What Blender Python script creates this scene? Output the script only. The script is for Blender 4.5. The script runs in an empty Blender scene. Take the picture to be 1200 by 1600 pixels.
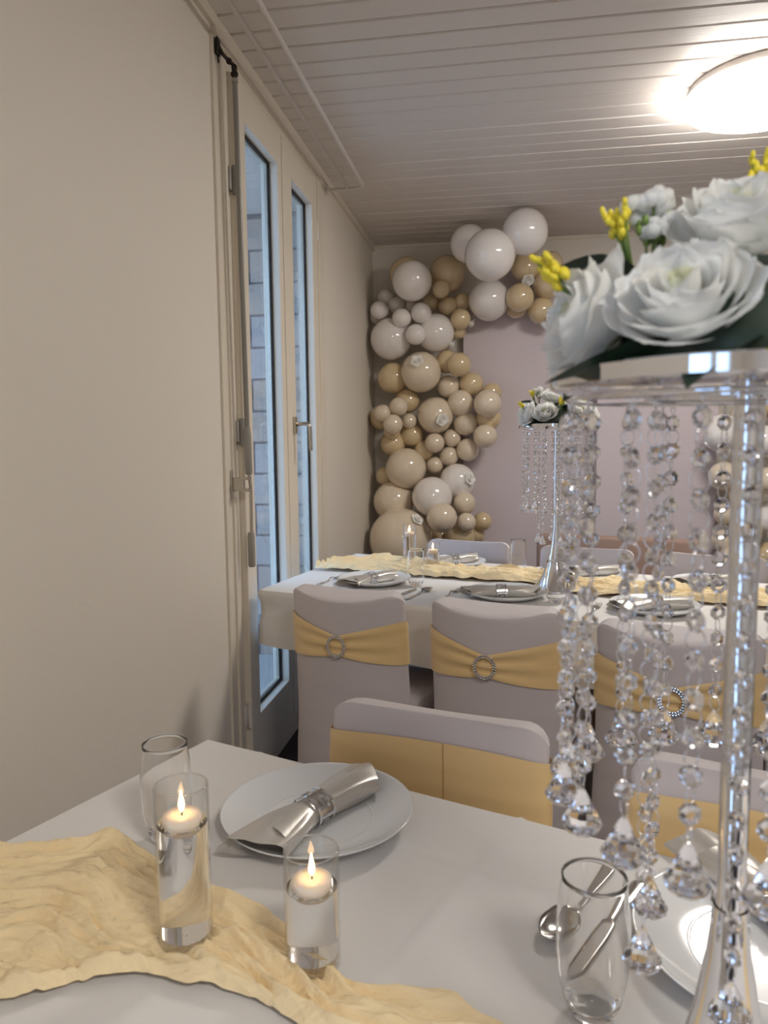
import bpy, bmesh, math, random
from mathutils import Vector, Matrix, noise
random.seed(7)
R = math.radians
scene = bpy.context.scene
COL = scene.collection

# ------------------------------------------------------------------ camera
F = 1160.0
YAW, PITCH, ROLL = R(9.3), R(5.7), 0.0106
f0 = Vector((-math.sin(YAW), math.cos(YAW), 0)); r0 = Vector((math.cos(YAW), math.sin(YAW), 0)); zz = Vector((0, 0, 1))
fw = f0*math.cos(PITCH) - zz*math.sin(PITCH); d0 = -(zz*math.cos(PITCH) + f0*math.sin(PITCH))
rt = r0*math.cos(ROLL) + d0*math.sin(ROLL); dn = d0*math.cos(ROLL) - r0*math.sin(ROLL)
cam = bpy.data.cameras.new('camera'); camo = bpy.data.objects.new('camera', cam); COL.objects.link(camo)
m = Matrix((rt, -dn, -fw)).transposed().to_4x4(); m.translation = Vector((0, 0, 1.26)); camo.matrix_world = m
cam.sensor_fit = 'VERTICAL'; cam.sensor_height = 36; cam.lens = F/1600*36
cam.clip_start = 0.02; cam.clip_end = 60
cam.dof.use_dof = True; cam.dof.focus_distance = 1.6; cam.dof.aperture_fstop = 8.5
scene.camera = camo

# ------------------------------------------------------------------ world and exposure
SKY = (0.47, 0.66, 1.0); SKY_STRENGTH = 3.7
LAMP_COLOR = (1.0, 0.945, 0.87); LAMP_STRENGTH = 37.0
w = bpy.data.worlds.new('world'); scene.world = w; w.use_nodes = True
bg = w.node_tree.nodes['Background']; bg.inputs[0].default_value = (*SKY, 1); bg.inputs[1].default_value = SKY_STRENGTH
vs = scene.view_settings
vs.view_transform = 'Standard'; vs.look = 'None'; vs.exposure = 0.08; vs.gamma = 1.0; vs.use_curve_mapping = False
scene.cycles.max_bounces = 14; scene.cycles.transmission_bounces = 12; scene.cycles.transparent_max_bounces = 24
scene.cycles.glossy_bounces = 6; scene.cycles.diffuse_bounces = 5; scene.cycles.sample_clamp_indirect = 6.0
scene.cycles.use_denoising = True

# ------------------------------------------------------------------ materials
def lin(c):
    return tuple(((v/255)/12.92 if v/255 <= .04045 else ((v/255+.055)/1.055)**2.4) for v in c)
M = {}
def mat(name, col, rough=.5, metal=0.0, var=0.06, scale=8.0, stretch=(1, 1, 1), bump=0.0, bscale=40.0, bstretch=(1, 1, 1), bdetail=5.0, **kw):
    """principled material whose colour and relief come from noise in object space"""
    mt = bpy.data.materials.new(name); mt.use_nodes = True; M[name] = mt
    nt = mt.node_tree; b = nt.nodes['Principled BSDF']
    c = lin(col)
    tc = nt.nodes.new('ShaderNodeTexCoord')
    mp = nt.nodes.new('ShaderNodeMapping'); mp.inputs['Scale'].default_value = stretch
    nt.links.new(tc.outputs['Object'], mp.inputs['Vector'])
    n = nt.nodes.new('ShaderNodeTexNoise'); n.inputs['Scale'].default_value = scale; n.inputs['Detail'].default_value = 4
    nt.links.new(mp.outputs[0], n.inputs['Vector'])
    mx = nt.nodes.new('ShaderNodeMix'); mx.data_type = 'RGBA'
    mx.inputs[6].default_value = (*[v*(1-var) for v in c], 1); mx.inputs[7].default_value = (*[min(1, v*(1+var)) for v in c], 1)
    nt.links.new(n.outputs['Fac'], mx.inputs[0]); nt.links.new(mx.outputs[2], b.inputs['Base Color'])
    b.inputs['Roughness'].default_value = rough; b.inputs['Metallic'].default_value = metal
    for k, v in kw.items(): b.inputs[k.replace('_', ' ')].default_value = v
    if bump:
        mp2 = nt.nodes.new('ShaderNodeMapping'); mp2.inputs['Scale'].default_value = bstretch
        nt.links.new(tc.outputs['Object'], mp2.inputs['Vector'])
        n2 = nt.nodes.new('ShaderNodeTexNoise'); n2.inputs['Scale'].default_value = bscale; n2.inputs['Detail'].default_value = bdetail
        nt.links.new(mp2.outputs[0], n2.inputs['Vector'])
        bp = nt.nodes.new('ShaderNodeBump'); bp.inputs['Strength'].default_value = bump; bp.inputs['Distance'].default_value = .01
        nt.links.new(n2.outputs['Fac'], bp.inputs['Height']); nt.links.new(bp.outputs[0], b.inputs['Normal'])
    return mt
def thin_glass(name, tint=(1, 1, 1), ior=1.5, rough=0.0):
    """pane or thin wall: light passes straight, the surface mirrors by fresnel"""
    mt = bpy.data.materials.new(name); mt.use_nodes = True; M[name] = mt; nt = mt.node_tree
    nt.nodes.remove(nt.nodes['Principled BSDF'])
    t = nt.nodes.new('ShaderNodeBsdfTransparent'); t.inputs[0].default_value = (*tint, 1)
    g = nt.nodes.new('ShaderNodeBsdfGlossy'); g.inputs['Roughness'].default_value = rough
    fr = nt.nodes.new('ShaderNodeFresnel'); fr.inputs['IOR'].default_value = ior
    geo = nt.nodes.new('ShaderNodeNewGeometry')
    ix = nt.nodes.new('ShaderNodeMix'); ix.data_type = 'FLOAT'; ix.inputs[2].default_value = ior; ix.inputs[3].default_value = 1/ior
    nt.links.new(geo.outputs['Backfacing'], ix.inputs[0])
    nt.links.new(ix.outputs[0], fr.inputs['IOR'])   # both sides behave like the outer side of a pane
    x = nt.nodes.new('ShaderNodeMixShader')
    nt.links.new(fr.outputs[0], x.inputs[0]); nt.links.new(t.outputs[0], x.inputs[1]); nt.links.new(g.outputs[0], x.inputs[2])
    nt.links.new(x.outputs[0], nt.nodes['Material Output'].inputs[0])
    return mt
def solid_glass(name, ior, col=(1, 1, 1)):
    mt = bpy.data.materials.new(name); mt.use_nodes = True; M[name] = mt; nt = mt.node_tree
    nt.nodes.remove(nt.nodes['Principled BSDF'])
    g = nt.nodes.new('ShaderNodeBsdfGlass'); g.inputs['Color'].default_value = (*col, 1); g.inputs['IOR'].default_value = ior; g.inputs['Roughness'].default_value = 0
    nt.links.new(g.outputs[0], nt.nodes['Material Output'].inputs[0])
    return mt
def emit(name, col, s):
    mt = bpy.data.materials.new(name); mt.use_nodes = True; M[name] = mt; nt = mt.node_tree
    nt.nodes.remove(nt.nodes['Principled BSDF'])
    e = nt.nodes.new('ShaderNodeEmission'); e.inputs[0].default_value = (*col, 1); e.inputs[1].default_value = s
    nt.links.new(e.outputs[0], nt.nodes['Material Output'].inputs[0])
    return mt
mat('wall_paint', (226, 218, 206), .6, var=.015, scale=3, bump=.05, bscale=120)
mat('plank_paint', (226, 218, 211), .45, var=.03, scale=6, stretch=(.3, 6, 1), bump=.08, bscale=12, bstretch=(.4, 10, 1))
mat('frame_paint', (222, 212, 196), .35, var=.015)
mat('gasket', (12, 12, 14), .6)
mat('carpet', (52, 48, 54), .95, var=.25, scale=160, bump=.3, bscale=300)
mat('block_grey', (178, 170, 166), .75, var=.10, scale=3.5, stretch=(3, 1, .6), bump=.1, bscale=60)
mat('block_warm', (182, 164, 152), .75, var=.10, scale=3.5, stretch=(3, 1, .6), bump=.1, bscale=60)
mat('mortar', (120, 122, 130), .9)
mat('paving', (190, 190, 188), .85, var=.12, scale=9, bump=.2, bscale=80)
mat('white_metal', (214, 206, 198), .35, var=.01)
mat('grey_plastic', (152, 148, 140), .45, var=.02)
mat('tube_grey', (134, 130, 122), .35, var=.02)
mat('dark_metal', (52, 46, 42), .4, .8, var=.2, scale=90)
mat('steel', (190, 184, 172), .22, 1.0, var=.03)
mat('chrome', (226, 226, 230), .05, 1.0, var=.01)
mat('cutlery', (200, 198, 196), .13, 1.0, var=.02)
mat('cloth_white', (226, 223, 220), .75, var=.015, scale=5, bump=.10, bscale=9)
mat('spandex', (206, 198, 200), .65, var=.02, scale=5, bump=.8, bscale=2.6, bstretch=(.9, .9, 5), bdetail=1.0)
mat('sash', (234, 202, 146), .5, var=.03, scale=6, bump=.6, bscale=3.2, bstretch=(.8, .8, 7), bdetail=1.0, Sheen_Weight=.2)
mat('stitch', (196, 160, 110), .6)
mat('gauze', (246, 224, 180), .85, var=.06, scale=14, bump=.5, bscale=55, bstretch=(1, 2.2, 1), Subsurface_Weight=.0)
mat('satin', (206, 201, 194), .30, .40, var=.05, scale=10, bump=.12, bscale=18, Anisotropic=.6)
mat('porcelain', (236, 238, 240), .12, var=.005, Coat_Weight=.4)
mat('wax', (255, 232, 214), .5, var=.01, Subsurface_Weight=.6, Subsurface_Radius=(.02, .012, .008))
mat('wick', (20, 16, 14), .9)
mat('balloon_white', (238, 232, 228), .07, var=.008, Coat_Weight=.9, Coat_Roughness=.02)
mat('balloon_cream', (228, 212, 190), .07, var=.01, Coat_Weight=.9, Coat_Roughness=.02)
mat('balloon_tan', (216, 194, 156), .07, var=.01, Coat_Weight=.9, Coat_Roughness=.02)
mat('backdrop', (214, 202, 206), .7, var=.01, scale=3)
mat('petal', (252, 252, 250), .55, var=.01, scale=30, bump=.08, bscale=60)
mat('petal_core', (236, 236, 214), .6, var=.03, scale=40)
mat('foam', (246, 244, 240), .6, var=.01)
mat('leaf_dark', (34, 52, 38), .45, var=.3, scale=40)
mat('stem_green', (112, 138, 62), .5, var=.25, scale=60)
mat('blossom_yellow', (240, 220, 60), .5, var=.1, scale=60)
mat('taupe_fabric', (150, 124, 112), .8, var=.05, scale=30)
mat('table_wood', (150, 118, 86), .5, var=.15, scale=5, stretch=(1, 8, 1))
thin_glass('pane_glass', (.93, .96, .97), 1.5)
thin_glass('cup_glass', (.992, .994, .994), 1.5)
solid_glass('crystal', 1.6, (.985, .985, 1.0))
solid_glass('base_glass', 1.45)
solid_glass('water', 1.33)
emit('flame', (1.0, .60, .25), 20.0)
emit('diffuser', LAMP_COLOR, LAMP_STRENGTH)

def translucent(name, fac):
    nt = M[name].node_tree; b = nt.nodes['Principled BSDF']; t = nt.nodes.new('ShaderNodeBsdfTranslucent'); x = nt.nodes.new('ShaderNodeMixShader')
    src = b.inputs['Base Color'].links[0].from_socket; nt.links.new(src, t.inputs[0]); x.inputs[0].default_value = fac
    nt.links.new(b.outputs[0], x.inputs[1]); nt.links.new(t.outputs[0], x.inputs[2]); nt.links.new(x.outputs[0], nt.nodes['Material Output'].inputs[0])
translucent('petal', .48); translucent('petal_core', .4)
# ------------------------------------------------------------------ mesh helper
class MB:
    def __init__(s): s.v = []; s.f = []
    def add(s, v, f, mtx=None):
        o = len(s.v)
        s.v += [tuple(mtx @ Vector(p)) if mtx else tuple(p) for p in v]; s.f += [tuple(i+o for i in q) for q in f]; return s
    def box(s, x0, x1, y0, y1, z0, z1, ch=0, mtx=None):
        if not ch:
            return s.add([(x, y, z) for z in (z0, z1) for y in (y0, y1) for x in (x0, x1)],
                  [(0, 2, 3, 1), (4, 5, 7, 6), (0, 1, 5, 4), (2, 6, 7, 3), (0, 4, 6, 2), (1, 3, 7, 5)], mtx)
        bm = bmesh.new(); bmesh.ops.create_cube(bm, size=1)
        for q in bm.verts: q.co = Vector(((x0+x1)/2+q.co.x*(x1-x0), (y0+y1)/2+q.co.y*(y1-y0), (z0+z1)/2+q.co.z*(z1-z0)))
        bmesh.ops.bevel(bm, geom=bm.edges[:], offset=ch, segments=2, affect='EDGES', profile=.5)
        bm.verts.index_update()
        s.add([q.co.copy() for q in bm.verts], [[q.index for q in f.verts] for f in bm.faces], mtx); bm.free(); return s
    def grid(s, pts, nu, nv, cu=False, cv=False):
        """pts[i*nv+j]; cu, cv close the grid"""
        f = []
        for i in range(nu if cu else nu-1):
            for j in range(nv if cv else nv-1):
                a, b = i, (i+1) % nu; c, d = j, (j+1) % nv
                f.append((a*nv+c, b*nv+c, b*nv+d, a*nv+d))
        return s.add(pts, f)
    def lathe(s, prof, n=32, mtx=None, cap0=False, cap1=False):
        v = []; f = []; k = len(prof)
        for i in range(n):
            a = 2*math.pi*i/n
            for r, z in prof: v.append((r*math.cos(a), r*math.sin(a), z))
        for i in range(n):
            j = (i+1) % n
            for q in range(k-1): f.append((i*k+q, j*k+q, j*k+q+1, i*k+q+1))
        if cap0: f.append(tuple(i*k for i in reversed(range(n))))
        if cap1: f.append(tuple(i*k+k-1 for i in range(n)))
        return s.add(v, f, mtx)
    def sphere(s, c, r, n=10, k=7, sc=(1, 1, 1), mtx=None):
        prof = [(max(1e-5, math.sin(math.pi*i/(k-1))), -math.cos(math.pi*i/(k-1))) for i in range(k)]
        T = Matrix.Translation(c) @ Matrix.Diagonal((r*sc[0], r*sc[1], r*sc[2], 1))
        return s.lathe(prof, n, (mtx @ T) if mtx else T)
    def tube(s, path, rad, n=10, closed=False, caps=True):
        path = [Vector(p) for p in path]; N = len(path)
        rads = rad if isinstance(rad, (list, tuple)) else [rad]*N
        up = None; v = []
        for i, p in enumerate(path):
            a = path[(i-1) % N] if (closed or i > 0) else p; b = path[(i+1) % N] if (closed or i < N-1) else p
            t = (b-a).normalized()
            if up is None: up = t.orthogonal().normalized()
            up = (up - t*up.dot(t)).normalized(); sd = t.cross(up)
            for j in range(n):
                q = 2*math.pi*j/n; v.append(p + (up*math.cos(q)+sd*math.sin(q))*rads[i])
        f = []
        for i in range(N if closed else N-1):
            k = (i+1) % N
            for j in range(n): f.append((i*n+j, i*n+(j+1) % n, k*n+(j+1) % n, k*n+j))
        if caps and not closed: f.append(tuple(reversed(range(n)))); f.append(tuple((N-1)*n+j for j in range(n)))
        return s.add(v, f)
    def mesh(s, name, smooth=True):
        me = bpy.data.meshes.new(name); me.from_pydata([tuple(p) for p in s.v], [], s.f); me.validate(); me.update()
        bm = bmesh.new(); bm.from_mesh(me); bmesh.ops.recalc_face_normals(bm, faces=bm.faces[:]); bm.to_mesh(me); bm.free()
        if smooth: me.shade_smooth()
        return me
    def build(s, name, material, parent=None, smooth=False, auto=None):
        me = s.mesh(name, smooth or auto is not None)
        if auto is not None: me.set_sharp_from_angle(angle=R(auto))
        return link(name, me, material, parent)
def link(name, me, material, parent=None, loc=(0, 0, 0), rot=(0, 0, 0), scale=None):
    o = bpy.data.objects.new(name, me)
    if material and me and not me.materials: me.materials.append(M[material])
    COL.objects.link(o); o.location = loc; o.rotation_euler = rot
    if scale: o.scale = (scale, scale, scale)
    if parent: o.parent = parent
    return o
def empty(name, loc=(0, 0, 0), rz=0.0):
    o = bpy.data.objects.new(name, None); COL.objects.link(o); o.location = loc; o.rotation_euler = (0, 0, rz); o.empty_display_size = .05
    return o
def tag(o, label, cat, group=None, kind=None):
    o['label'] = label; o['category'] = cat
    if group: o['group'] = group
    if kind: o['kind'] = kind
    return o
def struct(o, label=None): 
    o['kind'] = 'structure'
    if label: o['label'] = label
    return o
def copy_tree(o, parent=None):
    c = o.copy(); COL.objects.link(c); c.parent = parent
    for ch in list(o.children): copy_tree(ch, c)
    return c
def lerp(a, b, t): return a+(b-a)*t
def interp(xs, ys, x):
    if x <= xs[0]: return ys[0]
    for i in range(len(xs)-1):
        if x <= xs[i+1]: return lerp(ys[i], ys[i+1], (x-xs[i])/(xs[i+1]-xs[i]))
    return ys[-1]

# ================================================================== the room
H = 2.56; XL, XR, YB, YF = -0.90, 3.30, 5.14, -2.30
D0, D1, DT = 2.30, 3.62, 2.50            # door opening along the left wall
struct(MB().box(XL-.2, XR+.2, YF-.2, YB+.2, -.12, 0).build('floor', 'carpet'), 'dark grey carpet floor')
wl = MB()
wl.box(XL-.07, XL, YF-.2, -1.75, 0, H+.1); wl.box(XL-.07, XL, -.45, D0, 0, H+.1); wl.box(XL-.07, XL, -1.75, -.45, 0, .30); wl.box(XL-.07, XL, -1.75, -.45, 2.35, H+.1); wl.box(XL-.07, XL, D1, YB+.2, 0, H+.1); wl.box(XL-.07, XL, D0, D1, DT, H+.1)
struct(wl.build('wall_left', 'wall_paint'), 'off white plastered wall holding the glazed double door')
struct(MB().box(XL-.07, XR+.2, YB, YB+.2, 0, H+.1).build('wall_back', 'wall_paint'), 'off white plastered end wall behind the balloons')
struct(MB().box(XR, XR+.2, YF-.2, YB+.2, 0, H+.1).build('wall_right', 'wall_paint'))
struct(MB().box(XL-.07, XR+.2, YF-.2, YF, 0, H+.1).build('wall_front', 'wall_paint'))
# glazed opening in the side wall behind the viewpoint: its daylight is mirrored in the near tray rim, pole and crystals
w2 = MB()
for a, b in ((-1.75, -1.66), (-.54, -.45), (-1.15, -1.05)): w2.box(XL-.065, XL-.01, a, b, .30, 2.35)
w2.box(XL-.065, XL-.01, -1.75, -.45, .30, .39); w2.box(XL-.065, XL-.01, -1.75, -.45, 2.26, 2.35)
win2 = struct(w2.build('window_left_offscreen', 'frame_paint'))
for a, b in ((-1.66, -1.15), (-1.05, -.54)): MB().box(XL-.04, XL-.034, a, b, .39, 2.26).build('pane', 'pane_glass', win2)
# ceiling: backing plus one object for each plank
ceil = struct(MB().box(XL-.07, XR+.2, YF-.2, YB+.2, H+.022, H+.2).build('ceiling', 'plank_paint'), 'painted timber plank ceiling')
P = .1102; y = 2.3172 - P*42
pm = MB(); W = P-.009; c = .005
pts = [(0, .022), (0, c), (c*.6, 0), (W-c*.6, 0), (W, c), (W, .022)]
pv = [(x, a, b) for x in (0, XR-XL+.1) for a, b in pts]
pm.add(pv, [(i, i+1, i+7, i+6) for i in range(5)]+[(5, 0, 6, 11), tuple(range(6)), tuple(range(11, 5, -1))])
plank_me = pm.mesh('plank', False)
while y < YB:
    if y > YF-.1: link('plank', plank_me, 'plank_paint', ceil, (XL, y+.0045, H+random.uniform(-.0008, .0008)))
    y += P
# cornice strip between the walls and the ceiling
struct(MB().box(XL, XL+.016, YF, YB, H-.035, H).build('trim_1', 'frame_paint'), 'narrow cornice strip under the plank ceiling')
struct(MB().box(XL, XR, YB-.012, YB, H-.018, H).build('trim_2', 'frame_paint'))

# ---------------------------------------------------------------- glazed double door
door = struct(MB().box(XL-.06, XL+.006, D0, D0+.02, 0, DT).build('door_1', 'frame_paint'), 'cream framed glazed double door in the side wall')
jb = MB()
jb.box(XL-.07, XL+.008, D0-.012, 2.345, 0, DT); jb.box(XL-.07, XL+.016, 2.338, 2.372, 0, DT, .003); jb.box(XL-.07, XL+.008, 2.37, 2.41, 0, DT, .002)
jb.box(XL-.07, XL+.010, 3.475, D1, 0, DT, .002); jb.box(XL-.07, XL+.018, 3.55, D1+.01, 0, DT, .003)
jb.box(XL-.07, XL+.010, 2.40, 3.48, 2.435, DT, .002); jb.box(XL-.07, XL+.016, D0, D1, 2.49, DT+.03, .003)
jb.build('frame', 'frame_paint', door)
MB().box(XL-.07, XL+.012, 2.40, 3.48, 0, .06, .003).build('threshold', 'frame_paint', door)
def leaf(y0, y1, g0, g1, zb=.065, zt=2.44, gz0=.272, gz1=2.318, x0=XL-.040, x1=XL+.030):
    mb = MB()
    mb.box(x0, x1, y0, g0, zb, zt, .004); mb.box(x0, x1, g1, y1, zb, zt, .004)
    mb.box(x0, x1-.0004, g0-.01, g1+.01, zb, gz0, .003); mb.box(x0, x1-.0004, g0-.01, g1+.01, gz1, zt, .003)
    o = mb.build('door_leaf', 'frame_paint', door)
    xg = XL-.008
    MB().box(xg-.003, xg+.003, g0-.004, g1+.004, gz0-.004, gz1+.004).build('pane', 'pane_glass', o)
    MB().box(xg-.021, xg-.015, g0-.004, g1+.004, gz0-.004, gz1+.004).build('pane', 'pane_glass', o)
    t = .007; gk = MB()
    for a, b in ((g0, g0+t*.6), (g1-t, g1)): gk.box(xg-.0032, xg+.006, a, b, gz0, gz1)
    gk.box(xg-.0032, xg+.006, g0, g1, gz0, gz0+t); gk.box(xg-.0032, xg+.006, g0, g1, gz1-t, gz1)
    gk.build('gasket', 'gasket', o)
    sp = MB()      # aluminium spacer between the two panes
    for a, b in ((g0, g0+.012), (g1-.012, g1)): sp.box(xg-.0145, xg-.0035, a, b, gz0, gz1)
    sp.box(xg-.0145, xg-.0035, g0, g1, gz0, gz0+.012); sp.box(xg-.0145, xg-.0035, g0, g1, gz1-.012, gz1)
    sp.build('spacer', 'steel', o)
    return o
l1 = leaf(2.408, 2.930, 2.503, 2.868)
l2 = leaf(2.936, 3.475, 3.058, 3.386)
MB().box(XL+.028, XL+.036, 2.915, 2.955, .07, 2.435, .003).build('meeting_strip', 'frame_paint', l2)
for z in (2.10, 1.285, .30):
    h = MB(); h.lathe([(.009, -.045), (.009, .045)], 12, Matrix.Translation((XL+.026, 2.402, z)), True, True)
    h.box(XL+.006, XL+.020, 2.375, 2.405, z-.035, z+.035, .003); h.build('hinge', 'white_metal' if z < 1 else 'grey_plastic', l1, auto=40)
for z in (2.22, 1.30):
    h = MB(); h.lathe([(.008, -.04), (.008, .04)], 12, Matrix.Translation((XL+.026, 3.482, z)), True, True); h.build('hinge', 'white_metal', l2, auto=40)
hx, hy, hz = XL+.036, 3.015, 1.316
hd = MB(); hd.box(hx-.006, hx+.006, hy-.015, hy+.015, hz-.035, hz+.035, .004).build('handle_plate', 'steel', l2)
hd = MB(); hd.tube([(hx, hy, hz+.004), (hx+.03, hy, hz+.006), (hx+.052, hy, hz+.005), (hx+.060, hy+.002, hz-.004), (hx+.062, hy+.004, hz-.03), (hx+.062, hy+.006, hz-.105)], [.010, .008, .0085, .009, .0085, .0075], 10)
hd.build('door_handle', 'steel', l2, True)
# shutter crank hanging beside the door: universal joint, tube, grips and clip
ck = empty('shutter_crank', (XL, 2.36, .83)); tag(ck, 'grey folding shutter crank hanging beside the glazed door', 'crank')
cx = .055
jm = MB(); jm.box(.008, .020, -.058, -.030, 1.615, 1.665, .003); jm.tube([(.016, -.045, 1.645), (.028, -.036, 1.62), (.042, -.022, 1.605), (cx, -.012, 1.595)], .006, 8); jm.tube([(.016, -.05, 1.62), (.018, -.048, 1.59)], .003, 8)
jm.sphere((.042, -.022, 1.605), .010); jm.sphere((cx, -.012, 1.59), .010); jm.tube([(cx, -.012, 1.59), (cx, -.01, 1.555)], .009, 8); jm.box(cx-.011, cx+.011, -.017, -.007, 1.565, 1.575)
jm.build('universal_joint', 'dark_metal', ck, auto=40)
MB().lathe([(.011, 0), (.011, .012)], 14, Matrix.Translation((cx, -.01, 1.545)), True, True).build('collar', 'steel', ck, auto=40)
MB().tube([(cx, -.01, 1.55), (cx, .012, .43)], .0085, 12).build('tube', 'tube_grey', ck, auto=50)
MB().tube([(cx, .010, .47), (cx, .012, .445), (cx, .016, .32), (cx, .016, .312)], [.010, .0125, .0125, .010], 12).build('grip', 'grey_plastic', ck, auto=50)
MB().tube([(cx, .016, .315), (cx+.004, .018, .27), (cx+.002, .020, .10)], .0055, 10).build('crank_rod', 'steel', ck, auto=50)
MB().tube([(cx, .020, .118), (cx, .020, .105), (cx, .021, .004), (cx, .021, 0)], [.010, .0125, .0125, .010], 12).build('grip', 'grey_plastic', ck, auto=50)
cl = MB(); cl.box(.008, .014, -.035, -.005, .235, .33, .003); cl.box(.012, .05, -.026, -.012, .26, .305, .003); cl.box(.044, .066, -.03, .012, .258, .268, .002); cl.box(.044, .066, -.03, .012, .297, .306, .002)
cl.build('clip', 'steel', ck)
# white towel-rail shaped curtain rail on the wall just under the ceiling
def arc(cxy, r, a0, a1, n, z): return [(cxy[0]+r*math.cos(R(lerp(a0, a1, i/n))), cxy[1]+r*math.sin(R(lerp(a0, a1, i/n))), z) for i in range(n+1)]
cr = empty('curtain_rail', (0, 0, 2.5)); tag(cr, 'thin white double curtain rail fixed to wall below plank ceiling', 'curtain rail')
rp = [(XL, 2.07, 0)] + arc((-.76, 2.13), .06, -90, 0, 8, 0) + arc((-.76, 3.715), .06, 0, 90, 8, 0) + [(XL, 3.775, 0)]
MB().tube(rp, .009, 10).build('outer_rod', 'white_metal', cr, auto=50)
MB().tube([(-.785, 2.07, .004), (-.785, 3.775, .004)], .009, 10).build('inner_rod', 'white_metal', cr, auto=50)
for yy in (2.07, 3.775): MB().box(XL, XL+.018, yy-.014, yy+.014, -.02, .02, .003).build('bracket', 'white_metal', cr)

# ---------------------------------------------------------------- outside: block wall, paving, eave
BY = 4.42
ex = struct(MB().box(-4.2, XL-.07, BY+.012, BY+.2, -.12, 3.0).build('wall_exterior', 'mortar'), 'grey concrete block wall outside the glazed door')
bl, bh = .40, .192
bmx = MB().box(0, bl-.012, 0, .05, 0, bh-.012, .006).mesh('block', False)
bmx2 = bmx.copy(); bmx.materials.append(M['block_grey']); bmx2.materials.append(M['block_warm'])
for r_ in range(14):
    x = XL-.07-.17-(.2 if r_ % 2 else 0)+.012-bl
    z = -.10+r_*bh
    link('block', MB().box(x+bl, XL-.076, 0, .05, 0, bh-.012, .006).mesh('block', False), random.choice(['block_grey', 'block_warm']), ex, (0, BY-.004, z))
    while x > -4.1:
        link('block', random.choice([bmx, bmx, bmx2]), None, ex, (x, BY-.004+random.uniform(-.002, .002), z)); x -= bl
gr = struct(MB().box(-6, XL-.07, .5, BY, -.2, -.10).build('floor_exterior', 'paving'), 'pale paving outside the glazed door')
so = struct(MB().box(-1.75, XL-.07, .5, BY, 2.62, 2.8).build('ceiling_exterior', 'plank_paint'))
sm = MB().box(0, .69, 0, P-.006, 0, .02).mesh('plank', False)
y = 1.0
while y < BY-.05: link('plank', sm, 'plank_paint', so, (-1.75, y, 2.60)); y += P

# ---------------------------------------------------------------- ceiling lamps
def lamp(x, y, label, name='ceiling_lamp'):
    o = empty(name, (x, y, H)); tag(o, label, 'ceiling lamp')
    MB().lathe([(.262, 0), (.276, -.004), (.280, -.020), (.282, -.040), (.276, -.041)], 64, None, True).build('lamp_body', 'white_metal', o, auto=40)
    MB().lathe([(.283, -.030), (.284, -.056), (.276, -.074), (.255, -.083), (.16, -.090), (.001, -.092)], 64, None).build('diffuser', 'diffuser', o, True)
    return o
lamp(.955, 3.10, 'round white flush ceiling lamp glowing on the plank ceiling')
lamp(.955, -.70, 'round flush ceiling lamp lighting the near end of the room', 'ceiling_lamp_offscreen')

# ================================================================== backdrop panels
def arch(name, xc, yy, rad, ztop, thick, material, label):
    n = 28; out = [(-rad, 0)] + [(-rad*math.cos(math.pi*i/n), ztop-rad+rad*math.sin(math.pi*i/n)) for i in range(n+1)] + [(rad, 0)]
    k = len(out); v = [(x, s, z) for s in (-thick/2, thick/2) for x, z in out]
    mb = MB().add(v, [tuple(range(k)), tuple(range(2*k-1, k-1, -1))]+[(i, i+k, (i+1) % k+k, (i+1) % k) for i in range(k)])
    o = empty(name, (xc, yy, 0)); tag(o, label, 'backdrop')
    mb.build('panel', material, o, auto=30)
    MB().box(-.05, .05, thick/2, thick/2+.04 if yy > 5 else .16, 0, .04).build('foot', 'white_metal', o)
    return o
arch('arch_backdrop', .22, 5.075, .50, 2.40, .03, 'backdrop', 'wide arch backdrop panel in pale mauve behind the balloon garland')
arch('arch_backdrop', .93, 4.88, .36, 1.93, .03, 'backdrop', 'lower arch backdrop panel in pale mauve between the two balloon columns')

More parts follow.
